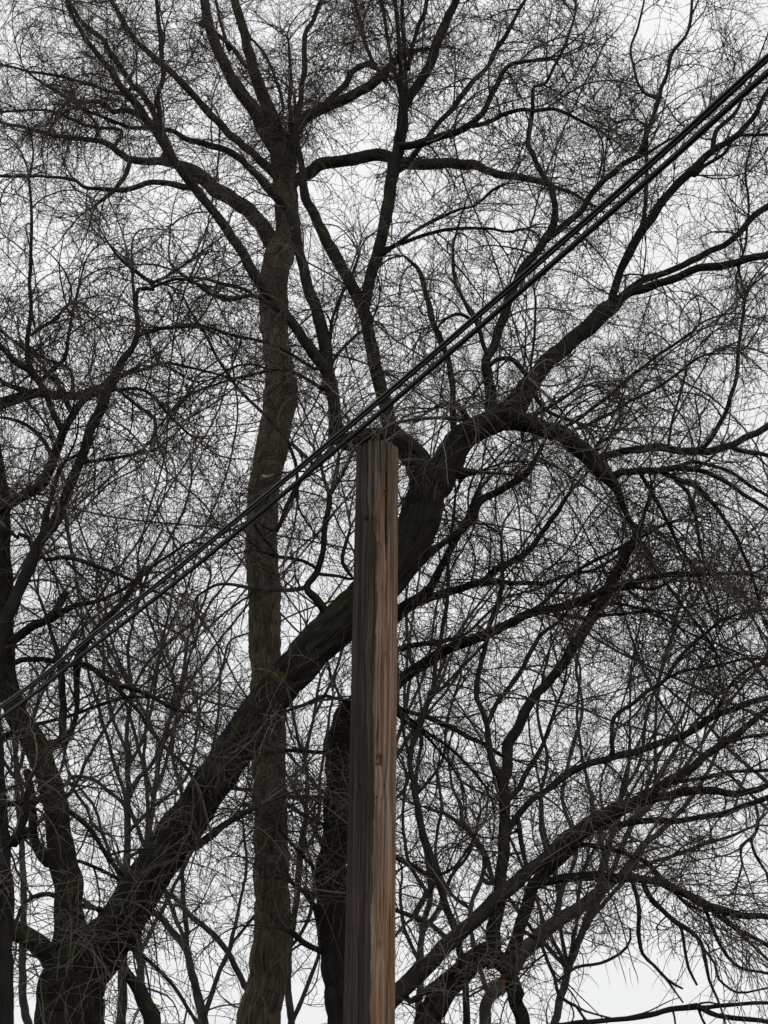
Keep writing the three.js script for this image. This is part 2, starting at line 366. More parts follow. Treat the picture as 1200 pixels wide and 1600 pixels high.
const T_A = tree({
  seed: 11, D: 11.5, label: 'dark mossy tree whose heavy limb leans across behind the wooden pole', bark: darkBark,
  limbs: `
108,2190,128 108,1900,116 107,1640,108 110,1570,106 124,1520,98 152,1487,82 190,1440,70 240,1358,65 292,1280,62 348,1200,60 400,1120,60 450,1057,61 512,992,63 555,952,66 600,905,68 640,850,66 660,800,62 668,762,56
664,775,50 658,738,46 640,706,42 610,687,36 575,684,31 545,690,29 528,682,25 525,660,22 522,625,20 514,590,22
518,600,20 505,572,20 490,553,18 474,530,17 450,497,17 420,460,18 398,430,18 382,400,17 362,370,16 340,340,15 318,310,15 297,285,15 270,248,15 245,208,14 212,163,12 190,137,11 165,100,10 140,70,8 125,45,7 108,10,6 90,-40,4
256,222,10 252,200,9 248,150,8 254,125,8 252,95,8 250,62,8 247,35,7 244,-20,6
514,595,20 507,530,22 493,485,20 481,447,18 470,407,17 462,365,16 450,325,15 420,297,14 390,262,12 352,235,11 300,220,10 272,206,8 237,202,7 207,200,6 170,187,5 130,172,4
@11.4>6.4 722,655,8 690,652,7 650,656,6 615,662,4 592,674,3 x
645,712,30 612,665,24 600,625,22 588,580,20 577,525,20 570,490,20
572,500,20 557,462,19 540,432,19 524,400,20 505,367,18 490,335,16 475,300,14 472,260,10 466,225,8 462,190,6 460,150,4
570,495,19 574,450,18 588,405,19 598,365,19 606,320,20 613,275,20 620,240,20 628,200,18 633,165,15 655,130,16 672,100,16 685,60,15 698,30,14 715,-5,12 725,-50,9
622,225,9 627,160,8 626,120,8 625,80,8 620,40,7 617,-10,6
634,160,8 633,90,7 630,50,7 628,-10,6
636,110,7 650,50,7 662,20,7 670,-20,6
632,165,8 612,95,6 605,60,6 600,20,6 590,-15,5
620,270,9 630,262,9 655,230,9 675,205,9 695,182,9 715,160,9 737,132,9 760,105,8 780,72,8 795,50,7 807,22,6 825,-5,5
628,228,13 665,222,13 692,212,12 717,205,11 747,185,10 762,162,10 777,132,9 787,112,8 800,100,7 830,95,6 860,90,5
740,195,8 772,185,8 800,175,7 815,170,7 835,172,7 865,172,6 895,182,5 930,200,4
600,390,8 622,380,7 650,360,6 682,342,6 720,327,5 740,322,5 770,297,5 790,287,4
598,400,8 612,387,7 650,372,6 682,362,6 720,357,6 760,357,5 795,362,4 820,357,4
680,760,52 700,720,48 715,692,44 740,672,40 765,660,40 790,650,44
768,655,24 767,620,18 763,590,17 760,565,16 772,540,15 783,505,14 797,470,14 808,440,13 818,420,14 835,397,13 850,375,13 865,350,12 865,312,10 860,292,9 845,270,9 832,240,8 825,225,8 827,200,8 832,175,7 832,150,6 835,135,5 850,132,5 865,107,5 880,77,5 887,57,4 897,30,4
845,380,12 880,352,12 905,332,11 925,302,10 950,275,10 975,257,9 1000,240,9 1010,212,8 1020,187,8 1030,150,7 1042,115,6 1052,82,6 1072,55,5 1080,25,5 1082,-20,4
1028,155,5 1003,142,4 990,105,4 985,75,4 997,42,4 1008,-10,3
975,257,6 1010,240,5 1050,215,4 1075,205,4
763,585,9 762,565,8 755,532,8 747,512,8 732,482,7 715,450,6 710,422,6 707,390,5
745,505,6 720,490,6 695,500,5 685,510,4
712,700,12 708,640,11 704,580,10 690,535,9 676,502,9 668,465,9 657,428,8 645,412,6 632,400,4
795,655,42 810,630,36 825,605,32 845,580,27 860,560,26 890,535,26 925,505,27 950,483,28 965,470,24
955,478,15 957,462,14 967,430,13 982,397,15 997,370,15 1017,342,15 1030,320,14 1055,292,14 1075,272,13 1097,250,12 1120,232,11 1140,220,10 1162,200,9 1182,175,8 1200,140,7 1230,90,5
1112,240,8 1117,207,8 1130,195,7 1150,175,6 1165,140,4
1085,275,7 1100,260,7 1132,240,6 1150,215,5 1200,210,5 1240,205,3
1005,362,8 1008,330,7 1010,300,7 1010,230,6 1012,200,4
960,476,16 980,460,14 1010,450,13 1045,437,13 1090,420,13 1130,415,13 1165,407,12 1200,397,11 1250,375,8
965,468,13 990,447,11 1020,432,11 1050,422,10 1080,408,11 1100,397,10 1137,380,10 1162,357,10 1180,335,10 1205,320,10 1250,300,8
1165,470,4 1150,440,3 1165,380,4 1170,320,4 1165,270,4 1175,220,3
790,652,36 820,660,31 850,670,28 880,680,27 905,700,28 925,720,28 945,740,27 960,758,19 972,785,11 987,820,8 1010,865,7 1040,910,6 1070,950,5 1100,990,5 1125,1030,4
925,724,13 950,712,12 1000,702,13 1037,700,13 1075,705,12 1112,705,12 1140,697,11 1170,682,11 1200,667,11 1250,645,9
1142,697,9 1175,707,8 1200,712,7 1250,722,6
1085,707,9 1105,692,8 1130,655,8 1142,620,7 1152,585,7 1155,540,6 1160,500,5 1165,465,4
955,750,14 970,740,12 1000,735,12 1037,735,11 1065,730,10 1090,735,9 1120,745,8 1150,765,7 1200,797,6 1240,830,5
1060,731,7 1080,722,7 1100,725,6 1130,732,6 1150,742,6 1175,762,6 1200,775,5 1240,800,4
1030,738,9 1062,750,9 1087,760,9 1105,780,8 1122,797,7 1150,840,6 1175,900,5 1190,960,4
1055,752,7 1075,770,6 1085,795,6 1090,830,5 1100,880,4
1000,738,7 1030,790,6 1060,850,5 1090,900,5 1110,950,4
930,705,9 935,692,8 950,685,6
818,690,6 850,680,6 900,657,6 937,630,6 972,600,6 1005,572,5 1040,547,5 1080,520,4
870,682,6 937,655,5 975,632,5 1020,610,5 1050,590,5 1087,562,4 1110,552,4
1044,700,5 1050,660,4 1055,640,4 1065,610,4 1072,580,3
765,570,8 775,562,8 795,560,8 812,572,8 824,590,8
818,575,4 822,530,3
828,595,5 830,575,4 835,525,4 837,487,4 835,455,3
830,612,8 850,637,7 870,650,6 900,660,5
825,657,6 850,640,6 875,625,6 897,610,5
735,668,14 720,640,10 700,630,9 680,637,8
715,738,24 732,738,14 748,737,6
662,842,30 650,868,20 636,885,14 622,905,10 x
622,918,16 650,887,11 682,855,10 702,842,10 720,827,12 740,808,13 750,785,12 787,762,12 820,742,11 837,720,9 850,690,6
508,958,15 490,930,14 480,915,11 495,895,10 503,865,9 508,830,9 515,795,9 516,775,8
516,778,7 508,750,6 500,725,5 490,700,4
518,772,7 535,740,6 548,715,5
@11.5>15.5 482,916,8 455,922,7 437,922,7 387,918,6 360,913,5 335,915,5 310,930,4
497,892,6 475,877,6 435,870,6 410,862,4
500,897,6 530,900,5 552,905,5 535,880,6 540,850,6 547,825,4
395,816,5 415,822,6 432,828,7 445,800,7 460,765,8 470,750,7 490,725,5
452,692,6 462,722,6 465,760,6
452,692,6 435,670,5 410,645,5 375,610,5 340,560,5 320,520,5 300,490,4 285,460,3
508,610,7 460,582,6 425,579,5 395,585,5 350,597,4 300,615,4
425,580,5 400,570,4 370,572,4 337,590,4
492,577,6 450,550,5 417,535,5 375,527,5 337,515,5 300,507,4 250,512,4
432,484,8 395,462,7 357,468,7 325,457,6 300,437,5 278,425,4
392,455,6 382,450,6 350,445,6 325,436,5 300,433,4
516,530,6 520,495,5 537,455,5 550,427,5 560,400,4
520,565,6 540,540,5 562,520,5 575,512,4
298,1325,14 330,1305,13 355,1285,11 382,1270,9 400,1262,7
108,1560,70 108,1500,58 109,1425,48 104,1375,47 97,1340,45 92,1300,39 84,1250,37 74,1212,36 60,1175,40 45,1145,38 25,1110,34 12,1070,32 6,1000,32 4,900,30 2,830,28 0,760,24 -12,680,20 -30,600,16
60,1180,26 80,1165,20 100,1158,14 110,1140,8
100,1165,14 97,1087,12 95,1050,11 90,1020,9 82,995,7 75,970,6 60,930,4
105,1160,8 118,1120,8 120,1060,10 120,1030,12 140,995,11 162,972,11 185,947,10 210,915,9 225,895,7 250,877,5 290,850,4
75,1340,26 60,1325,18 52,1300,15 50,1270,14 48,1240,13 42,1205,12
50,1306,18 32,1302,18 18,1318,18
10,1008,17 15,1003,16 50,980,14 82,967,12 110,950,10 150,940,7 190,922,6 212,905,5
60,975,12 82,957,12 95,945,11 105,925,10
8,1052,11 10,1045,10 35,1032,9 65,1030,9 87,1035,9 112,1039,9 137,1040,9 160,1055,9 175,1067,9 200,1075,7 225,1083,7 250,1095,6 270,1107,6 300,1113,5
175,1069,8 200,1092,7 220,1117,6 240,1147,6 262,1170,6 285,1192,6 300,1215,5
-10,1165,9 0,1160,8 32,1140,7 75,1127,6 107,1120,6 140,1107,6 175,1095,5 200,1090,5 240,1090,4
185,1425,7 160,1422,8 130,1415,8 105,1407,8 77,1398,8 50,1402,7 32,1420,6 25,1450,4
95,1515,38 70,1485,34 40,1462,31 18,1450,30 0,1445,26
100,1270,9 107,1267,9 140,1295,8 160,1325,8 185,1360,8 195,1370,6
112,1345,6 125,1347,6 160,1360,6 187,1375,6
185,1490,18 190,1505,15 205,1530,17 220,1550,22 232,1575,26 238,1600,28 240,1700,30 cut
195,1480,7 205,1482,7 237,1505,6 270,1540,6 300,1585,6
`,
  twigs: { droop: [-0.1, 1.8], hang: 1.2 },
  sprays: [[150, 1470, 0.3, 90, 0.9, 0.35, 1.6], [215, 1400, 0.25, 26, 0.7, 0.22, 1.5], [290, 1290, 0.25, 16, 0.6, 0.2, 1.5], [110, 1500, 0.4, 50, 0.9, 0.35, 1.6], [85, 1290, 0.2, 24, 0.6, 0.2, 1.6],
    [640, 640, 0.3, 24, 1.0, 0.3, 2.4], [690, 640, 0.3, 26, 1.1, 0.3, 2.4], [605, 650, 0.5, 14, 0.7, 0.15, 2.4], [592, 674, 0, 11, 0.5, 0.05, 2.6], [740, 610, 0.3, 18, 0.9, 0.3, 2.0], [800, 620, 0.3, 12, 0.8, 0.25, 1.8], [440, 1060, 0.3, 12, 0.55, 0.12, 1.6], [880, 680, 0.2, 26, 1.0, 0.3, 1.8], [960, 760, 0.2, 26, 1.1, 0.3, 1.6], [640, 480, 0.2, 40, 1.0, 0.3, 2.4], [575, 560, 0.2, 20, 0.8, 0.2, 1.8], [920, 470, 0.2, 18, 0.7, 0.25, 1.8], [660, 740, 0.3, 8, 0.6, 0.2, 1.8],
    [1020, 760, 0.2, 18, 2.2, 0.6, 0.8, 1.6, -0.9], [1090, 770, 0.2, 20, 2.2, 0.7, 0.8, 1.6, -0.9], [1150, 800, 0.2, 20, 2.2, 0.7, 0.8, 1.4, -1.0], [1060, 860, 0.2, 14, 2.0, 0.7, 0.8, 1.4, -1.0]],
});

const T_B = tree({
  seed: 23, D: 14, label: 'tall upright tree with furrowed brown bark and a sawn scar, behind the leaning limb', bark: brownBark, limbBark: stemBark,
  limbs: `
396,2050,96 398,1800,84 405,1600,70 414,1560,66 419,1525,62 426,1450,56 425,1375,54 423,1300,52 422,1200,51 419,1120,51 415,1025,51 412,925,49 409,850,50 410,775,47 417,730,48 425,700,50 434,650,48 440,615,53 436,575,43 430,525,42 428,450,44 436,400,46 450,370,42 448,325,37 444,275,37 440,235,36 441,215,30
446,240,24 432,235,23 420,220,22 407,190,21 390,162,20 372,137,19 355,110,18 342,82,17 330,50,16 322,15,15 312,-40,12
442,225,22 430,195,21 415,160,20 405,135,19 395,105,17 387,75,16 380,45,15 370,12,14 355,-40,11
455,235,14 465,190,10 470,155,9 475,110,9 477,60,8 490,30,7 505,-10,6
452,230,16 475,185,18 512,167,18 537,155,17 575,135,16 600,115,14 622,92,12 645,80,9 670,75,6
512,158,11 540,132,10 550,112,10 575,100,9 590,108,7 605,120,5
452,290,20 485,267,20 500,257,20 537,252,19 575,245,19 600,242,19 640,256,18 700,255,17 740,257,16 760,267,14 790,275,13 820,278,11 860,290,8 900,305,6 940,330,4
440,395,28 425,382,25 407,350,24 375,320,24 337,295,24 312,275,22 300,265,18 285,258,14 240,252,13 205,250,12 190,240,11 165,225,10 125,217,8 90,212,7 60,205,6 0,190,5 -50,180,4
300,292,12 267,287,10 235,285,9 212,292,9 192,297,8 162,295,7 130,292,6 120,282,6 87,277,5 50,275,5 0,275,5 -50,270,4
200,265,8 190,285,7 170,305,6 150,320,5
260,225,11 240,200,10 220,182,10 195,172,9 175,172,8 160,160,7 130,158,6 110,158,4
443,290,16 425,270,14 400,245,13 362,212,13 325,175,12 300,147,11 265,110,10 230,80,9 210,60,8 190,30,7 170,-10,6
275,255,10 258,215,10 240,178,10 225,150,10 207,132,9 192,112,9 177,90,9 162,65,8 140,45,8 125,30,7 100,-10,6
195,147,6 162,140,5 135,130,5 105,122,5 75,115,5 50,112,4 0,100,4
150,195,5 120,162,4 100,150,4 75,135,4 40,110,3
190,205,6 130,195,5 95,178,4 60,172,4 0,175,4
600,128,8 597,125,7 582,95,7 570,65,7 562,30,7 550,-15,6
310,35,6 337,52,7 362,75,7 387,105,8
358,78,6 345,35,5 335,-10,5
392,60,4 410,80,5 425,107,5 435,135,5 442,170,6
455,300,10 460,240,9 455,200,8 452,160,7 455,120,5 450,60,4
`,
  twigs: { droop: [-0.4, 1.4], gap1: 0.26 },
  sprays: [[455, 190, 0.2, 70, 0.9, 0.22, 2.2], [445, 250, 0.25, 70, 0.9, 0.2, 2.2], [440, 330, 0.2, 50, 0.8, 0.22, 2.0], [430, 430, 0.25, 60, 0.8, 0.22, 2.0], [435, 560, 0.25, 50, 0.7, 0.2, 1.6], [425, 1340, 0.3, 26, 0.6, 0.2, 1.6], [430, 1460, 0.3, 24, 0.6, 0.2, 1.6], [330, 300, 0.2, 40, 0.7, 0.25, 1.8]],
});

{ // sawn-off branch on the tall trunk: a short collar with a pale cut face
  const D = 14 * DS - 0.12, p = at(416, 748, D), m0 = perPx(748, D), d = V(0.12, 0.62, 0.78).normalize(), b = new Builder(), q = [];
  reseed(3); for (let k = 0; k < 6; k++) q.push({ p: p.clone().addScaledVector(d, -0.16 + k * 0.036), r: (15 - k * 0.5) * m0 });
  limbMesh(q, brownBark, true).build('branch_collar', barkMat, T_B.g, T_B.base);
  const face = new THREE.Mesh(new THREE.CylinderGeometry(11 * m0, 12 * m0, 0.05, 28), new THREE.MeshPhysicalMaterial({ color: new THREE.Color().setRGB(0.34, 0.30, 0.19), roughness: 0.95, specularIntensity: 0.2 }));
  face.name = 'cut_face'; face.position.copy(q[5].p).addScaledVector(d, 0.02).sub(T_B.base); face.quaternion.setFromUnitVectors(V(0, 1, 0), d); face.castShadow = face.receiveShadow = true; T_B.g.add(face);
}
const T_C = tree({
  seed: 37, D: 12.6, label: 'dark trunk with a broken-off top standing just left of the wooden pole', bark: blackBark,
  limbs: `
542,2100,64 540,1800,54 536,1600,46 525,1500,47 519,1420,48 517,1365,50 524,1320,40 527,1250,39 530,1180,41 535,1140,40 548,1112,36 570,1090,30 590,1080,26
570,1092,26 590,1082,22 615,1072,20 640,1050,18 675,1030,18 705,1012,17 737,1000,17 775,985,15 812,967,14 850,952,13 900,943,14 950,920,12 1000,907,12 1050,897,9 1100,897,6 1140,895,5
560,1098,24 580,1030,24 600,985,24 622,960,22 645,942,20 668,925,17 682,900,13 695,873,12 708,850,11 722,825,11 735,800,10 745,770,8
655,940,14 670,935,13 700,925,13 730,917,12 755,907,12 775,890,11 800,877,11 825,862,10 845,835,9 870,800,8 890,770,6
745,912,9 790,910,8 850,912,7 875,902,7 900,895,6 930,890,5 965,868,4
945,924,7 990,918,6 1020,920,6 1045,910,5
590,1030,12 612,1017,10 650,1008,9 690,1002,8 720,995,6 745,975,5 770,950,4
900,945,6 950,942,6 1000,950,5 1040,960,4
600,1085,10 622,1105,8 665,1120,8 700,1135,8 730,1150,8 760,1165,7 785,1182,5
605,1090,8 625,1112,6 662,1140,5 700,1167,5 725,1190,5 760,1230,4
610,1100,7 630,1125,5 665,1150,5 700,1190,4 720,1220,4
@13>16 522,1300,8 510,1292,7 480,1277,7 450,1257,7 417,1242,7 392,1235,6 350,1232,6
@12.6>14.8 520,1250,7 505,1247,7 450,1244,6
500,1365,6 490,1355,6 455,1317,5 430,1290,4
508,1430,9 495,1422,9 475,1392,8 455,1380,7
508,1492,11 500,1485,10 475,1470,10 450,1455,9
@12.3>11 548,1098,7 525,1090,6 510,1087,6 475,1102,6 445,1112,5 410,1137,4
518,1178,7 512,1177,7 447,1172,6
812,967,8 850,940,6 890,900,6 930,875,6 980,850,5 1020,830,5
850,952,7 900,965,6 960,960,5 1010,955,5
`,
  twigs: { droop: [-0.2, 1.2] },
  sprays: [[520, 1380, 0.25, 45, 0.6, 0.2, 1.5], [520, 1230, 0.25, 40, 0.5, 0.2, 1.5], [820, 880, 0.2, 40, 0.8, 0.3, 1.6]],
});

const T_D = tree({
  seed: 41, D: 12.2, label: 'many-limbed tree right of the wooden pole with dark boughs arching to the right', bark: midBark,
  limbs: `
652,2150,62 655,1800,48 665,1610,42 680,1570,40 700,1540,38 722,1520,36 740,1500,35 765,1488,36
760,1490,34 790,1512,26 800,1540,23 808,1570,22 818,1610,23 825,1700,24
765,1500,30 770,1480,26 773,1452,24 779,1420,21 784,1373,20 788,1326,18 788,1279,18 786,1231,17 782,1205,15
782,1215,12 770,1200,11 765,1162,10 760,1132,9 745,1092,9 745,1075,9 752,1037,8 760,1000,8 770,965,8 780,930,8 785,905,7 785,880,5 783,840,4
786,1225,17 792,1200,17 795,1162,17 805,1142,17 817,1120,16 832,1092,15 852,1070,15 875,1045,16 895,1015,16 917,975,17 937,945,17 955,910,17 972,880,17 986,852,13 998,826,9 1008,798,6 1016,770,4
760,1135,8 775,1100,8 795,1075,8 812,1050,8 830,1020,8 845,992,7 872,972,6 890,950,4
790,1250,10 814,1231,9 825,1200,9 850,1160,7 870,1100,5
790,1300,11 808,1275,11 833,1250,10 868,1225,10 912,1197,11 962,1182,12 1000,1172,12 1037,1160,12 1075,1145,12 1100,1130,12 1125,1115,11 1162,1102,10 1200,1090,9 1250,1070,7
958,1182,8 957,1150,7 960,1120,7 987,1102,7 1012,1080,7 1040,1060,7 1060,1030,6 1085,1005,6 1120,975,5
1038,1062,6 1075,1047,5 1120,1040,5 1160,1030,4
1110,1125,7 1130,1090,6 1150,1060,5 1180,1040,5
800,1275,9 808,1282,9 817,1320,8 820,1342,8 826,1372,8
812,1560,20 797,1510,22 808,1460,20 822,1420,20 836,1380,20 860,1355,18 880,1340,16 905,1312,14
@12.0 600,1575,31 612,1560,30 647,1528,29 679,1496,27 704,1471,25 735,1446,24 764,1414,24 795,1389,22 820,1367,21 852,1342,22 884,1312,24 905,1300,26 935,1280,26 970,1265,24 1005,1252,18 1040,1245,15 1080,1236,14 1115,1236,12 1152,1241,11 1180,1235,10 1200,1225,9 1250,1205,7
965,1268,15 1010,1240,14 1045,1222,14 1075,1203,13 1100,1182,12 1125,1165,12 1150,1150,11 1175,1127,10 1200,1110,9 1250,1080,7
1135,1160,7 1165,1152,6 1200,1148,6 1240,1140,4
930,1295,10 965,1290,10 1010,1282,10 1057,1282,10 1105,1276,9 1140,1269,9 1168,1257,9 1200,1248,9 1250,1235,7
1180,1255,6 1185,1282,5 1177,1307,5 1158,1323,5 1160,1350,4
1174,1312,5 1180,1335,5 1196,1361,4
1050,1223,7 1100,1215,6 1150,1206,6 1200,1203,6 1250,1200,4
835,1378,15 855,1376,14 900,1370,14 947,1372,15 995,1373,14 1035,1380,14 1064,1392,14 1095,1411,14 1127,1424,13 1162,1430,11 1200,1433,9 1250,1440,7
1005,1378,10 1007,1386,9 1020,1408,9 1042,1430,8 1070,1449,8 1095,1471,7 1102,1502,6 1108,1531,5 1120,1560,4 1128,1580,3
985,1376,8 988,1382,7 998,1414,7 998,1458,7 1004,1490,6 1023,1509,5 1042,1531,5 1067,1545,3 x
1045,1534,4 1057,1552,3 1067,1567,3 x
1060,1445,6 1064,1449,6 1070,1484,5 1076,1515,5 1089,1540,4 x
1098,1415,7 1102,1420,6 1114,1452,6 1130,1484,6 1158,1512,5 1200,1521,5 1240,1530,4 x
1090,1468,5 1095,1477,5 1117,1506,4 1124,1531,4 1152,1550,4 1183,1547,3 1215,1540,3 x
1115,1425,8 1120,1430,8 1152,1452,7 1200,1477,7 1250,1510,5 x
1130,1428,6 1160,1462,5 1200,1500,5 1240,1545,4 x
900,1322,8 930,1323,8 979,1335,8 1010,1348,8 1034,1376,8
820,1455,7 843,1471,6 855,1502,6 868,1531,6 874,1556,6 900,1572,5
866,1535,6 874,1531,5 900,1512,5 938,1505,5 969,1490,5 985,1468,4 985,1452,3 x
700,1468,9 691,1461,9 672,1443,8 647,1433,8 615,1420,7 585,1405,6 560,1400,5
680,1372,10 675,1370,9 647,1354,9 618,1339,8 585,1320,7 560,1300,5
640,1562,11 660,1550,11 685,1534,10 710,1510,8
725,1700,13 730,1600,12 725,1510,12 716,1477,12 704,1433,12 688,1389,12 675,1345,12 660,1295,11 650,1241,10 641,1200,9 641,1172,9 650,1150,10 660,1125,9 672,1090,8 680,1050,8 685,1012,7 695,962,7 700,925,6 700,887,6 704,850,5 708,812,5 712,770,4
673,1090,6 705,1060,5 730,1035,5 752,1012,5 770,990,4
641,1182,6 630,1140,5 622,1100,5
687,1366,6 710,1354,5 732,1326,5 745,1300,4
@12.4 815,1612,12 860,1605,10 915,1597,8 978,1592,8 1026,1584,9 1057,1576,9 1089,1573,10 x
1086,1573,8 1105,1575,7 1152,1568,6 1200,1567,6 1250,1565,5 x
1092,1575,9 1102,1580,9 1136,1588,8 1200,1597,8 1250,1605,7 x
1088,1572,4 1095,1568,4 1107,1566,3 1122,1569,3 1130,1572,3 x
1051,1578,4 1054,1590,3 1056,1606,3 x
1092,1577,5 1097,1590,4 1103,1602,4 x
`,
  twigs: { droop: [-0.2, 1.2], gap1: 0.28 },
  sprays: [[700, 1500, 0.25, 50, 0.7, 0.3, 1.6], [930, 1280, 0.25, 60, 0.7, 0.3, 1.6], [770, 1470, 0.25, 40, 0.6, 0.25, 1.6], [900, 1010, 0.2, 50, 0.8, 0.3, 1.4], [1090, 1410, 0.1, 50, 1.0, 0.3, 1.4, 0.6, -0.5], [1140, 1430, 0.1, 50, 1.1, 0.3, 1.4, 0.6, -0.5], [1000, 1380, 0.1, 34, 0.7, 0.3, 1.6], [1060, 1240, 0.1, 40, 0.9, 0.3, 1.4]],
});

{ // freshly broken stub, bare orange wood
  const D = 12.2 * DS - 0.15, q = [[787, 1530, 5.5], [787, 1540, 5], [786, 1550, 4.5], [785, 1558, 2]].map(([u, v, w]) => ({ p: at(u, v, D), r: w * perPx(v, D) / 2 }));
  reseed(4); const m = limbMesh(q, bark([0.22, 0.11, 0.055], { la: 0.2 }), true).build('broken_stub', barkMat, T_D.g, T_D.base); m.userData.label = 'short orange broken stub of bare wood';
}
const T_G = tree({
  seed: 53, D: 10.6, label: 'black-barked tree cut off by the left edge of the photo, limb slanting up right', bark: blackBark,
  limbs: `
0,2200,44 2,1800,36 4,1600,33 4,1450,32 4,1375,31 0,1300,30 -8,1200,29 -16,1100,32 -18,1030,30
-16,1060,28 -8,1005,27 2,982,24 15,957,22 28,925,20 43,890,20 62,850,18 80,822,18 97,790,17 112,757,17 125,722,16 137,690,16 147,660,16 160,635,16 170,607,16 180,585,14 192,562,12 207,540,10 215,520,8 213,487,7 208,450,5 206,420,4
75,830,8 75,797,8 85,762,7 92,732,7 105,718,6 120,712,5
-18,1050,26 -40,950,24 -40,860,22 -20,808,20 0,795,18 20,782,18 50,770,18 67,755,17 80,732,16 85,710,16 95,687,15 105,665,14 120,640,12 137,620,11 160,610,9
100,675,11 85,650,10 77,625,10 60,597,10 47,575,9 42,550,8 47,500,7 47,450,6 47,400,6 50,340,5 45,280,4
83,715,7 62,682,7 37,662,6 15,655,5 -20,650,4
-60,690,22 -25,650,21 0,632,20 25,622,18 60,614,16 90,618,15 115,620,14 135,612,12 160,605,11 178,588,10
45,612,9 25,607,8 0,595,8 -20,575,7
60,597,11 45,578,10 22,562,10 -5,535,9 -30,505,8
115,612,6 114,600,6 110,578,5 82,565,5 50,552,5 25,535,5 0,517,5 -20,505,4
60,600,8 82,575,7 100,560,7 107,525,6 110,507,6 115,480,5 125,440,4
48,524,6 67,510,6 87,497,6 107,475,5
180,588,7 225,577,6 257,567,6 287,572,5 320,580,4 360,590,4
216,524,6 250,514,5 297,510,5
172,610,6 212,607,5 237,617,5 257,640,5 282,667,4 300,682,4
180,606,7 190,612,6 217,635,6 242,655,6 243,682,5
132,722,6 175,717,5 207,710,5
213,487,6 216,452,6 238,452,7 236,442,7 212,425,6 185,400,5 165,375,3
238,442,5 265,430,4 300,405,4
238,450,5 275,436,5 300,440,5
110,640,9 90,600,8 70,580,6
70,800,8 65,870,6 100,870,7 130,878,7 170,892,6 210,908,5 245,925,4
52,870,7 45,840,7 30,835,7 28,842,6 10,825,5
18,1318,12 35,1290,11 40,1260,10 44,1230,8
-20,1262,12 0,1258,10 35,1255,9
`,
  twigs: { droop: [0, 2.0], hang: 1.4, gap1: 0.25 },
  sprays: [[10, 1380, 0.2, 30, 0.6, 0.2, 1.6], [40, 770, 0.2, 30, 0.5, 0.2, 1.6], [15, 630, 0.2, 50, 0.6, 0.2, 1.8], [130, 620, 0.2, 40, 0.6, 0.2, 1.8]],
});

const far = { droop: [-0.9, 0.5], hang: 0.5, cols: [[0.06, 0.053, 0.047], [0.08, 0.07, 0.062], [0.05, 0.041, 0.035]], gap1: 0.4, gap2: 0.3, spray: 0.18, l1: [0.7, 1.9], l2: 1.2 };
const T_H = tree({
  seed: 67, D: 16, label: 'thin grey upright tree seen between the left trunks, behind the leaning limb', bark: greyBark,
  limbs: `
186,1960,20 190,1600,16 195,1440,13 197,1360,12 200,1312,11 199,1262,11 200,1220,9 200,1180,8 198,1140,7 205,1080,6 200,1020,5 210,960,4
201,1245,9 217,1215,8 232,1200,7 245,1180,6 262,1140,5 270,1090,4
200,1200,6 225,1150,6 240,1090,5 250,1020,5 265,950,4 275,890,4
200,1180,6 180,1130,5 165,1070,5 160,1000,4 150,930,4
205,1080,5 235,1030,5 270,1000,4 310,960,4 330,900,4
199,1262,6 150,1220,6 110,1215,5 117,1237,5 135,1262,5 143,1287,4
200,1300,6 240,1260,6 280,1230,5 300,1190,5 310,1120,4
198,1340,6 240,1320,6 270,1290,5 300,1270,4
205,1080,5 170,1010,5 130,940,4 110,860,4 100,800,4
210,960,5 230,900,5 260,850,4 290,790,4 300,740,3
`,
  twigs: far,
});
const T_I = tree({
  seed: 71, D: 18, label: 'slender grey tree with forked stem between leaning limb and tall brown trunk', bark: greyBark,
  limbs: `
322,1850,20 320,1700,18 318,1600,16 310,1560,14 300,1520,13 290,1482,12 270,1457,11 245,1430,10 215,1400,7 190,1360,5
292,1485,9 292,1460,8 287,1412,8 285,1362,7 290,1300,6 285,1240,5
287,1470,8 282,1450,7 262,1405,7 245,1360,6 240,1310,5
318,1600,10 322,1580,9 332,1550,8 342,1520,8 357,1487,8 367,1450,6 377,1400,5 385,1355,5 380,1290,4
@18.5 395,1900,13 392,1700,12 390,1560,11 382,1542,10 370,1515,10 355,1487,9 325,1452,9 300,1432,9 270,1400,7 240,1390,5
360,1478,5 397,1432,5 430,1400,4
290,1300,6 310,1250,6 330,1180,5 340,1120,5 345,1050,4
285,1240,6 270,1180,5 275,1110,5 270,1050,4
`,
  twigs: { ...far, dens: 0.9 },
});
const T_J = tree({
  seed: 79, D: 19, label: 'slim grey stem rising directly right of the tall brown trunk', bark: greyBark,
  limbs: `
460,1850,16 458,1700,14 455,1600,12 450,1532,11 455,1460,10 465,1400,9 470,1330,8 480,1250,7 478,1180,6 490,1120,5 500,1060,4
470,1340,7 495,1290,6 500,1220,5 510,1150,5 520,1090,4
455,1480,6 480,1440,6 492,1380,5 480,1330,5
478,1190,6 460,1130,5 455,1060,5 470,1000,4
490,1120,5 520,1060,5 540,1000,4
455,1600,8 480,1540,7 500,1480,6 490,1420,5
`,
  twigs: far,
});
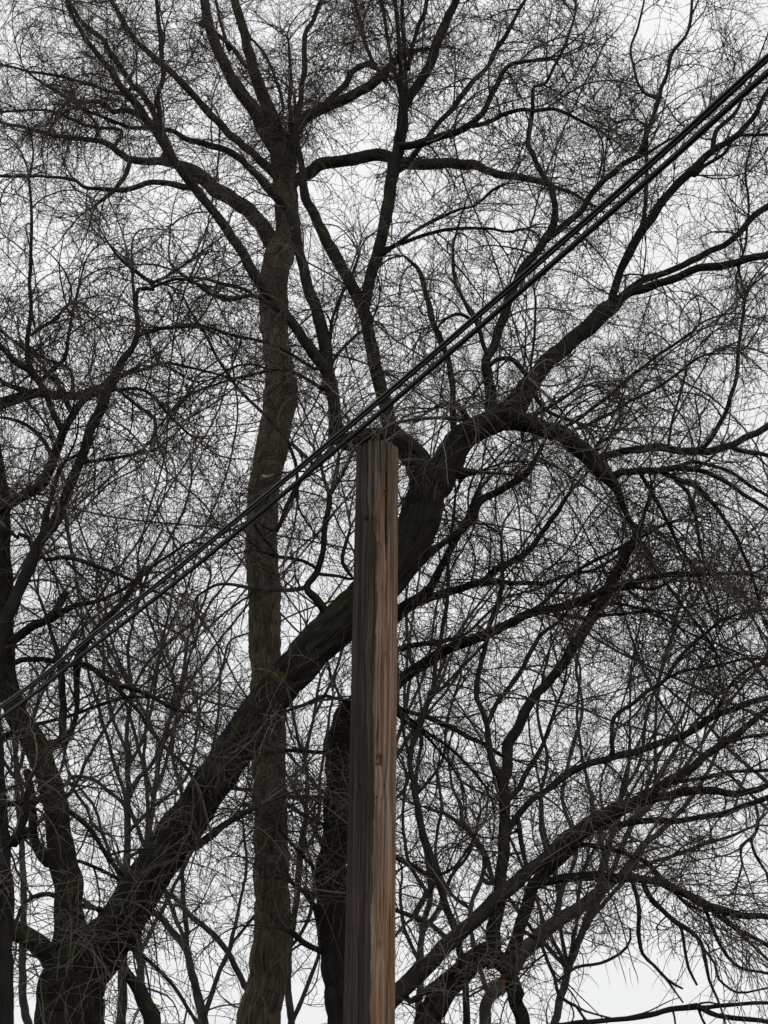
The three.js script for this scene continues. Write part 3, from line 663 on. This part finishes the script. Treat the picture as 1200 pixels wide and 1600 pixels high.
const T_K = tree({
  seed: 83, D: 17, label: 'pale grey tree behind the dark boughs right of the pole, leaning up right', bark: greyBark,
  limbs: `
755,1950,26 757,1700,22 758,1600,20 762,1560,20 792,1531,23 814,1493,24 840,1465,24 868,1443,22 900,1422,20 925,1402,18 953,1383,12 979,1357,11 1004,1323,10 1032,1298,9 1054,1276,8 1080,1247,7 1110,1200,6 1130,1150,5
982,1360,7 1026,1345,7 1057,1335,6 1105,1317,6 1140,1307,5 1180,1290,4
866,1445,11 868,1433,11 877,1395,10 890,1370,9 932,1370,8 947,1326,8 957,1300,7 970,1240,6 985,1180,5
760,1545,9 740,1480,8 735,1420,8 757,1350,7 735,1304,7 720,1288,7 694,1272,6 663,1260,5
770,1380,8 757,1332,8 723,1282,7 720,1257,6 707,1231,5 700,1180,4
890,1372,7 900,1320,7 880,1250,6 890,1180,6 910,1110,5 900,1040,5 920,980,4
970,1240,6 1000,1190,6 1010,1120,5 1030,1060,5 1050,1000,4
877,1395,7 850,1320,7 845,1250,6 855,1180,6 840,1120,5 850,1050,4
735,1420,6 700,1390,6 680,1330,5 690,1260,5 680,1200,4
`,
  twigs: { ...far, dens: 1.0 },
});
const T_L = tree({
  seed: 89, D: 18, label: 'thin grey stem close beside the right edge of the wooden pole', bark: greyBark,
  limbs: `
652,1850,14 655,1700,13 655,1600,12 656,1500,11 660,1450,10 672,1400,9 668,1340,8 655,1290,7 650,1220,6 660,1150,5 655,1080,4
658,1460,8 690,1410,7 705,1370,6 735,1330,5 750,1270,5
672,1400,7 640,1350,6 630,1280,5 635,1220,4
655,1500,7 632,1450,6 625,1390,5
652,1240,6 690,1190,5 700,1120,5 720,1060,4
`,
  twigs: far,
});
// crowns of trees farther back, filling the upper picture
function backTree(seedN, u0, D, label, top, spread, n) {
  reseed(seedN * 7 + 1);
  const L = []; const vb = 800 + FPX * Math.tan(PITCH + Math.atan(1.6 / (D * DS)));
  let s = `${u0},${vb.toFixed(0)},17 `; const stem = []; const k = 8; let u = u0, lean = rr(-8, 8);
  for (let i = 0; i <= k; i++) { const v = 1660 + (top - 1660) * i / k; lean += rr(-16, 16); u += lean; const w = 9 * (1 - i / k) + 5; stem.push([u, v, w]); s += `${u.toFixed(0)},${v.toFixed(0)},${w.toFixed(1)} `; }
  L.push(s);
  for (let i = 0; i < n; i++) {
    const j = 2 + Math.floor(rnd() * (k - 1)); let [u, v, w] = stem[Math.min(k, j)]; w = Math.min(7.5, w * 0.8);
    const dir = rr(-1, 1); let t = `${u.toFixed(0)},${v.toFixed(0)},${w.toFixed(1)} `; const m = 7 + Math.floor(rnd() * 5); let cu = dir * 60 + spread * 0.1, cv = -rr(45, 95);
    for (let q = 0; q < m; q++) { u += cu + rr(-18, 18); v += cv + rr(-18, 18); cv += rr(-6, 10); cu += rr(-16, 16); w = Math.max(2.8, w * 0.85); t += `${u.toFixed(0)},${v.toFixed(0)},${w.toFixed(1)} `; }
    L.push(t);
  }
  return tree({ seed: seedN, D, label, bark: greyBark, limbs: L.join('\n'), twigs: { ...far, l1: [0.9, 2.4], gap1: 0.42 } });
}
backTree(101, 560, 20, 'distant slender tree hidden behind the wooden pole, crown above it', 1050, 60, 12);
backTree(103, 850, 19, 'distant slender tree behind the boughs in the lower right', 1080, 100, 13);
backTree(107, 1330, 21, 'distant slender tree just beyond the right edge, its crown reaching into view', 1000, -330, 12);
backTree(109, 60, 20, 'distant slender tree behind the black-barked tree at the left edge', 950, 30, 12);
backTree(113, 250, 21, 'distant slender tree behind the leaning limb, left of tall brown trunk', 1000, -20, 12);

//=POLE
{
  const D = 7.6, foot = at(565, 2391, D), head = at(589.5, 703, D); foot.y = -0.3;
  const g = thing('wooden_pole', 'weathered wooden utility pole with flat cut top standing in front of the trees', 'pole', V(foot.x, 0, foot.z));
  const H = head.y, rTop = 32.6 * perPx(703, D), r16 = 40.3 * perPx(1600, D), y16 = at(576, 1600, D).y;
  const radius = (y) => r16 + (rTop - r16) * (y - y16) / (H - y16);
  const axis = (y) => V(foot.x + (head.x - foot.x) * (y + 0.3) / (H + 0.3), y, foot.z + 0.0);
  // place on the pole for a mark seen at u, v: angle from the camera-facing line, and height
  const mark = (u, v) => { const y = at(u, v, D - 0.12).y, a = axis(y), [cu, , f] = proj(V(a.x, y, a.z)); const s = (u - cu) / (radius(y) / f * FPX); return [Math.asin(Math.max(-0.97, Math.min(0.97, s))), y]; };
  const knots = [[566, 1020, 0.030, 0.6], [601, 1020, 0.018, 0.5], [583, 812, 0.026, 0.8], [590, 850, 0.016, 0.7], [600, 1226, 0.016, 0.9], [562, 1225, 0.014, 0.8], [594, 1475, 0.024, 0.6], [556, 1480, 0.012, 0.5], [606, 900, 0.012, 0.4], [575, 1400, 0.012, 0.5]].map(([u, v, s, k]) => [...mark(u, v), s, k]);
  const cracks = [ // u, v from, v to, width m, depth m
    [604, 690, 880, 0.010, 0.028], [594, 690, 760, 0.006, 0.016], [574, 690, 800, 0.004, 0.010], [567, 700, 760, 0.003, 0.006], [590, 1110, 1190, 0.009, 0.016], [606, 1500, 2300, 0.009, 0.022], [609, 1380, 1560, 0.005, 0.012], [562, 1440, 2300, 0.005, 0.012],
    [583, 1290, 1400, 0.005, 0.010], [612, 760, 1000, 0.003, 0.006], [565, 860, 1010, 0.003, 0.006], [598, 880, 1120, 0.003, 0.006], [602, 1240, 1460, 0.003, 0.006], [553, 1180, 1500, 0.003, 0.007],
  ].map(([u, a, b, w, d]) => { const [t0, y0] = mark(u, Math.max(706, a)), y1 = b > 1600 ? -1 : mark(u, b)[1]; return { t: t0, top: a < 706 ? H + 1 : y0, bot: y1, w, d, ph: u * 0.37 }; });
  const crackAt = (th, y) => { let s = 0; for (const c of cracks) { if (y > c.top || y < c.bot) continue; const R = radius(y), off = (th - c.t) * R - 0.006 * N3(y * 3, c.ph, 1) - 0.003 * N3(y * 14, c.ph, 4); const taper = Math.min(1, Math.min(c.top - y, y - c.bot) / 0.18 + 0.15), w = c.w * 0.5 * taper; const q = Math.abs(off) / (w + 0.0022); if (q < 1) s = Math.max(s, c.d * taper * (1 - q * q)); } return s; };
  const [nt, ny] = mark(592.5, 1188), [ht, hy] = mark(573, 810);
  const S = 300, K = 420, pos = [], uv = [], idx = [];
  for (let k = 0; k <= K; k++) for (let j = 0; j <= S; j++) {
    const y = -0.3 + (H + 0.3) * (k / K), th = (j / S - 0.5) * Math.PI * 2, A = axis(y), R0 = radius(y);
    let R = R0 + 0.004 * N3(Math.cos(th) * 1.4, Math.sin(th) * 1.4, y * 0.7) + 0.0016 * N3(Math.cos(th) * 16, Math.sin(th) * 16, y * 1.4) + 0.0009 * N3(Math.cos(th) * 40, Math.sin(th) * 40, y * 3);
    for (const [kt, ky, s, kk] of knots) { const dx = (th - kt) * R0, dy = y - ky, q = (dx * dx + dy * dy * 0.5) / (s * s); R += 0.006 * kk * Math.exp(-q * 1.2) - 0.005 * kk * Math.exp(-q * 9); }
    R -= crackAt(th, y);
    { const dx = (th - nt) * R0, dy = y - ny; if (Math.abs(dx) < 0.017 + 0.004 * N3(dy * 80, 2, 2) && Math.abs(dy) < 0.026 + 0.006 * N3(dx * 90, 4, 1)) R -= 0.018; }
    { const dx = (th - ht) * R0, dy = y - hy; const q = Math.hypot(dx, dy) / 0.013; if (q < 1) R -= 0.03 * (1 - q * q * 0.5); }
    const yy = k >= K - 3 ? y + 0.022 * N3(Math.cos(th) * 2, Math.sin(th) * 2, 3) + 0.02 * N3(Math.cos(th) * 9, Math.sin(th) * 9, 5) + 0.012 * N3(Math.cos(th) * 25, Math.sin(th) * 25, 5) - (k === K ? 0 : (K - k) * 0.002) : y;
    pos.push(A.x + Math.sin(th) * R - foot.x, yy, A.z + Math.cos(th) * R - foot.z); uv.push(j / S, k / K);
  }
  for (let k = 0; k < K; k++) for (let j = 0; j < S; j++) { const a = k * (S + 1) + j, b = a + 1, c = a + S + 1; idx.push(a, b, c, b, c + 1, c); }
  const geo = new THREE.BufferGeometry(); geo.setAttribute('position', new THREE.Float32BufferAttribute(pos, 3)); geo.setAttribute('uv', new THREE.Float32BufferAttribute(uv, 2)); geo.setIndex(idx); geo.computeVertexNormals();
  // wood: dark tarred face and a paler strip where the tarred skin has split away, grain bending round the knots
  const W = 1024, Ht = 2048, tex = new Uint8Array(W * Ht * 4), toS = (x) => 255 * (x < 0.0031308 ? 12.92 * x : 1.055 * Math.pow(x, 1 / 2.4) - 0.055);
  for (let r = 0; r < Ht; r++) for (let c = 0; c < W; c++) {
    const y = -0.3 + (H + 0.3) * (r + 0.5) / Ht, th = ((c + 0.5) / W - 0.5) * Math.PI * 2, R = radius(y);
    let x = th * R, yy = y, ring = 0, kd = 0;
    for (const [kt, ky, s, kk] of knots) { const dx = (th - kt) * R, dy = (y - ky) * 0.55, q = Math.hypot(dx, dy); const e = Math.exp(-((q / (s * 2.4)) ** 2)); x += Math.sign(dx || 1) * e * s * 0.8 * kk; if (q < s * 1.5) { ring = Math.max(ring, (0.5 + 0.5 * Math.sin(q * 900 + 3 * N3(dx * 60, dy * 60, 1))) * sstep(s * 1.5, s * 0.5, q) * kk); kd = Math.max(kd, sstep(s * 0.55, s * 0.2, q) * kk); } }
    const cx = Math.cos(x / R), sx = Math.sin(x / R), rr2 = R * 60;
    const g0 = N3(cx * rr2 * 0.5, sx * rr2 * 0.5, y * 0.5 + 3), g1 = N3(cx * rr2 * 1.2, sx * rr2 * 1.2, y * 1.1), g2 = N3(cx * rr2 * 4.5, sx * rr2 * 4.5, y * 4), g3 = N3(cx * rr2 * 12, sx * rr2 * 12, y * 16);
    const blot = fbm(cx * 2.2, sx * 2.2, y * 1.3 + 4, 4);
    const edge = 0.05 + 0.10 * N3(2, y * 1.7, 3) + 0.07 * N3(5, y * 7, 1) + 0.03 * N3(9, y * 28, 2) + 0.05 * g1;
    const pale = sstep(edge - 0.035, edge + 0.035, th) * sstep(2.3, 2.0, th);
    const head2 = sstep(H - 0.55, H - 0.15, y + 0.25 * g1 + 0.3 * blot); // bleached, weathered upper end
    let dark = mixc([0.030, 0.0245, 0.022], [0.062, 0.047, 0.038], sstep(-0.3, 0.4, g1 + blot));
    let light = mixc([0.105, 0.066, 0.045], [0.235, 0.165, 0.118], sstep(-0.35, 0.45, g1 * 0.9 + blot * 0.8));
    light = mixc(light, [0.17, 0.088, 0.046], 0.55 * sstep(0.0, 0.35, N3(cx * 3, sx * 3, y * 0.7 + 8) - 0.12 * (y - 2.6)));
    let col = mixc(dark, light, pale);
    col = mixc(col, mixc([0.045, 0.041, 0.033], [0.125, 0.112, 0.088], sstep(-0.3, 0.5, g1 + g2 * 0.5)), 0.7 * head2);
    let m = 1 + 0.5 * g2 + 0.5 * g3 + 0.25 * g0 - 0.35 * ring; const chk = N3(cx * rr2 * 7, sx * rr2 * 7, y * 2.2); if (chk > 0.33) m *= 0.55; m *= 1 - 0.6 * kd; m = Math.max(0.25, m);
    const o = (r * W + c) * 4; tex[o] = toS(Math.min(1, col[0] * m)); tex[o + 1] = toS(Math.min(1, col[1] * m)); tex[o + 2] = toS(Math.min(1, col[2] * m)); tex[o + 3] = 255;
  }
  const map = new THREE.DataTexture(tex, W, Ht); map.colorSpace = THREE.SRGBColorSpace; map.magFilter = THREE.LinearFilter; map.needsUpdate = true;
  const wood = new THREE.MeshPhysicalMaterial({ map, roughness: 0.9, specularIntensity: 0.2 });
  const shaft = new THREE.Mesh(geo, wood); shaft.name = 'shaft'; shaft.castShadow = shaft.receiveShadow = true; g.add(shaft); tris += idx.length / 3;
  const endMat = new THREE.MeshStandardMaterial({ color: new THREE.Color().setRGB(0.16, 0.145, 0.115), roughness: 0.95 });
  const cap = new THREE.Mesh(new THREE.CylinderGeometry(rTop * 0.8, rTop * 0.8, 0.02, 40), endMat); cap.name = 'end_grain'; cap.position.set(head.x - foot.x, H - 0.022, 0); cap.castShadow = cap.receiveShadow = true; g.add(cap);
  const iron = new THREE.MeshStandardMaterial({ color: new THREE.Color().setRGB(0.05, 0.042, 0.038), roughness: 0.6, metalness: 0.5 });
  const spot = (t, y, out) => { const A = axis(y), R = radius(y) + out; return V(A.x + Math.sin(t) * R - foot.x, y, A.z + Math.cos(t) * R - foot.z); };
  const hook = new THREE.Mesh(new THREE.TubeGeometry(new THREE.CatmullRomCurve3([spot(nt - 0.17, ny - 0.022, -0.004), spot(nt - 0.05, ny - 0.022, 0.008), spot(nt + 0.08, ny - 0.014, 0.012), spot(nt + 0.1, ny + 0.012, 0.012), spot(nt + 0.17, ny + 0.026, -0.006)]), 24, 0.0042, 6), iron); hook.name = 'staple';
  hook.castShadow = hook.receiveShadow = true; g.add(hook);
  for (const [u, v] of [[600, 768], [588, 1246], [571, 918]]) { const [t, y] = mark(u, v); const n = new THREE.Mesh(new THREE.CylinderGeometry(0.004, 0.003, 0.03, 8), iron); n.name = 'nail'; n.position.copy(spot(t, y, 0.006)); n.rotation.set(Math.PI / 2 - 0.3, 0, -t); n.castShadow = n.receiveShadow = true; g.add(n); }
}
//=CABLES
{
  const rubber = new THREE.MeshPhysicalMaterial({ color: new THREE.Color().setRGB(0.008, 0.008, 0.009), roughness: 0.34, specularIntensity: 0.55 });
  const steel = new THREE.MeshStandardMaterial({ color: new THREE.Color().setRGB(0.11, 0.11, 0.11), roughness: 0.5, metalness: 0.6 });
  const run = (pts, dOff) => { // pts: u, v seen along the cable; the distance follows a straight span that comes nearer to the right
    const q = pts.map(([u, v]) => { const t = 1 / ((1 / 11.3) + (1 / 6.3 - 1 / 11.3) * u / 1200) + dOff; return at(u, v, t * (CP - (800 - v) / FPX * SP)); });
    const n = q.length, a = q[0].clone().sub(q[1]).normalize(), b = q[n - 1].clone().sub(q[n - 2]).normalize();
    a.y = Math.max(a.y, -0.05); b.y = Math.min(b.y, 0.15);
    q.unshift(q[0].clone().addScaledVector(a, 9)); q.push(q[n].clone().addScaledVector(b, 3.5)); return new THREE.CatmullRomCurve3(q, false, 'centripetal');
  };
  const part = (name, curve, r, mat, g, seg = 200, rad = 10) => { const m = new THREE.Mesh(new THREE.TubeGeometry(curve, seg, r, rad), mat); m.name = name; m.position.copy(g.position).negate(); m.castShadow = m.receiveShadow = true; g.add(m); tris += seg * rad * 2; return m; };
  const shift = (curve, off, steps = 120) => { const p = []; for (let i = 0; i <= steps; i++) { const c = curve.getPoint(i / steps); p.push(c.add(off)); } return new THREE.CatmullRomCurve3(p); };
  const helix = (curve, r, pitch, off) => { const L = curve.getLength(), n = Math.floor(L / pitch * 8), p = []; for (let i = 0; i <= n; i++) { const s = i / n, c = curve.getPointAt(s), q = i / 8 * Math.PI * 2; p.push(c.add(off).add(V(Math.cos(q) * r * 0.6, Math.sin(q) * r, Math.cos(q) * r * 0.8))); } return [new THREE.CatmullRomCurve3(p), n]; };
  const up = run([[0, 1105], [150, 988.5], [300, 869], [600, 619], [900, 358], [1050, 225], [1200, 89]], 0);
  const g1 = thing('overhead_cable', 'upper of the two black overhead cables crossing diagonally above the pole top', 'cable', up.getPoint(0), 'black cables crossing overhead');
  part('jacket', shift(up, V(0, 0.006, 0)), 0.0122, rubber, g1); part('support_strand', shift(up, V(0.004, -0.0155, 0.006)), 0.0082, rubber, g1);
  const lo = run([[0, 1123], [150, 1007.5], [300, 890], [600, 640.5], [900, 381], [1050, 249.5], [1200, 115]], 0.05);
  const g2 = thing('overhead_cable', 'lower of the two black overhead cables, wound with thin lashing wire', 'cable', lo.getPoint(0), 'black cables crossing overhead');
  part('jacket', lo, 0.0125, rubber, g2); part('support_strand', shift(lo, V(-0.003, 0.0185, 0.002)), 0.0042, steel, g2);
  const [hx, hn] = helix(lo, 0.0205, 0.34, V(-0.001, 0.006, 0)); part('lashing_wire', hx, 0.0013, steel, g2, hn * 2, 4);
}
//=GROUND
{
  const R = 300, rings = 60, segs = 72, pos = [], col = [], idx = [];
  for (let i = 0; i <= rings; i++) for (let j = 0; j < segs; j++) {
    const r = R * (i / rings) ** 2.2, a = j / segs * 6.28319, x = Math.cos(a) * r, z = Math.sin(a) * r - 8;
    pos.push(x, -0.02 + 0.03 * N3(x * 0.3, z * 0.3, 2), z);
    const c = mixc([0.045, 0.048, 0.022], [0.085, 0.070, 0.045], sstep(-0.3, 0.3, fbm(x * 0.6, z * 0.6, 5, 4))); col.push(...c);
  }
  for (let i = 0; i < rings; i++) for (let j = 0; j < segs; j++) { const a = i * segs + j, b = i * segs + (j + 1) % segs; idx.push(a, b, a + segs, b, b + segs, a + segs); }
  const geo = new THREE.BufferGeometry(); geo.setAttribute('position', new THREE.Float32BufferAttribute(pos, 3)); geo.setAttribute('color', new THREE.Float32BufferAttribute(col, 3)); geo.setIndex(idx); geo.computeVertexNormals();
  const m = new THREE.Mesh(geo, new THREE.MeshStandardMaterial({ vertexColors: true, roughness: 1, side: THREE.DoubleSide })); m.name = 'ground'; m.receiveShadow = true; m.userData.kind = 'structure'; m.userData.label = 'winter grass and bare soil under the trees'; m.userData.category = 'ground'; scene.add(m);
}
console.log('triangles', Math.round(tris), 'sprays', sprays);
renderer.render(scene, camera);
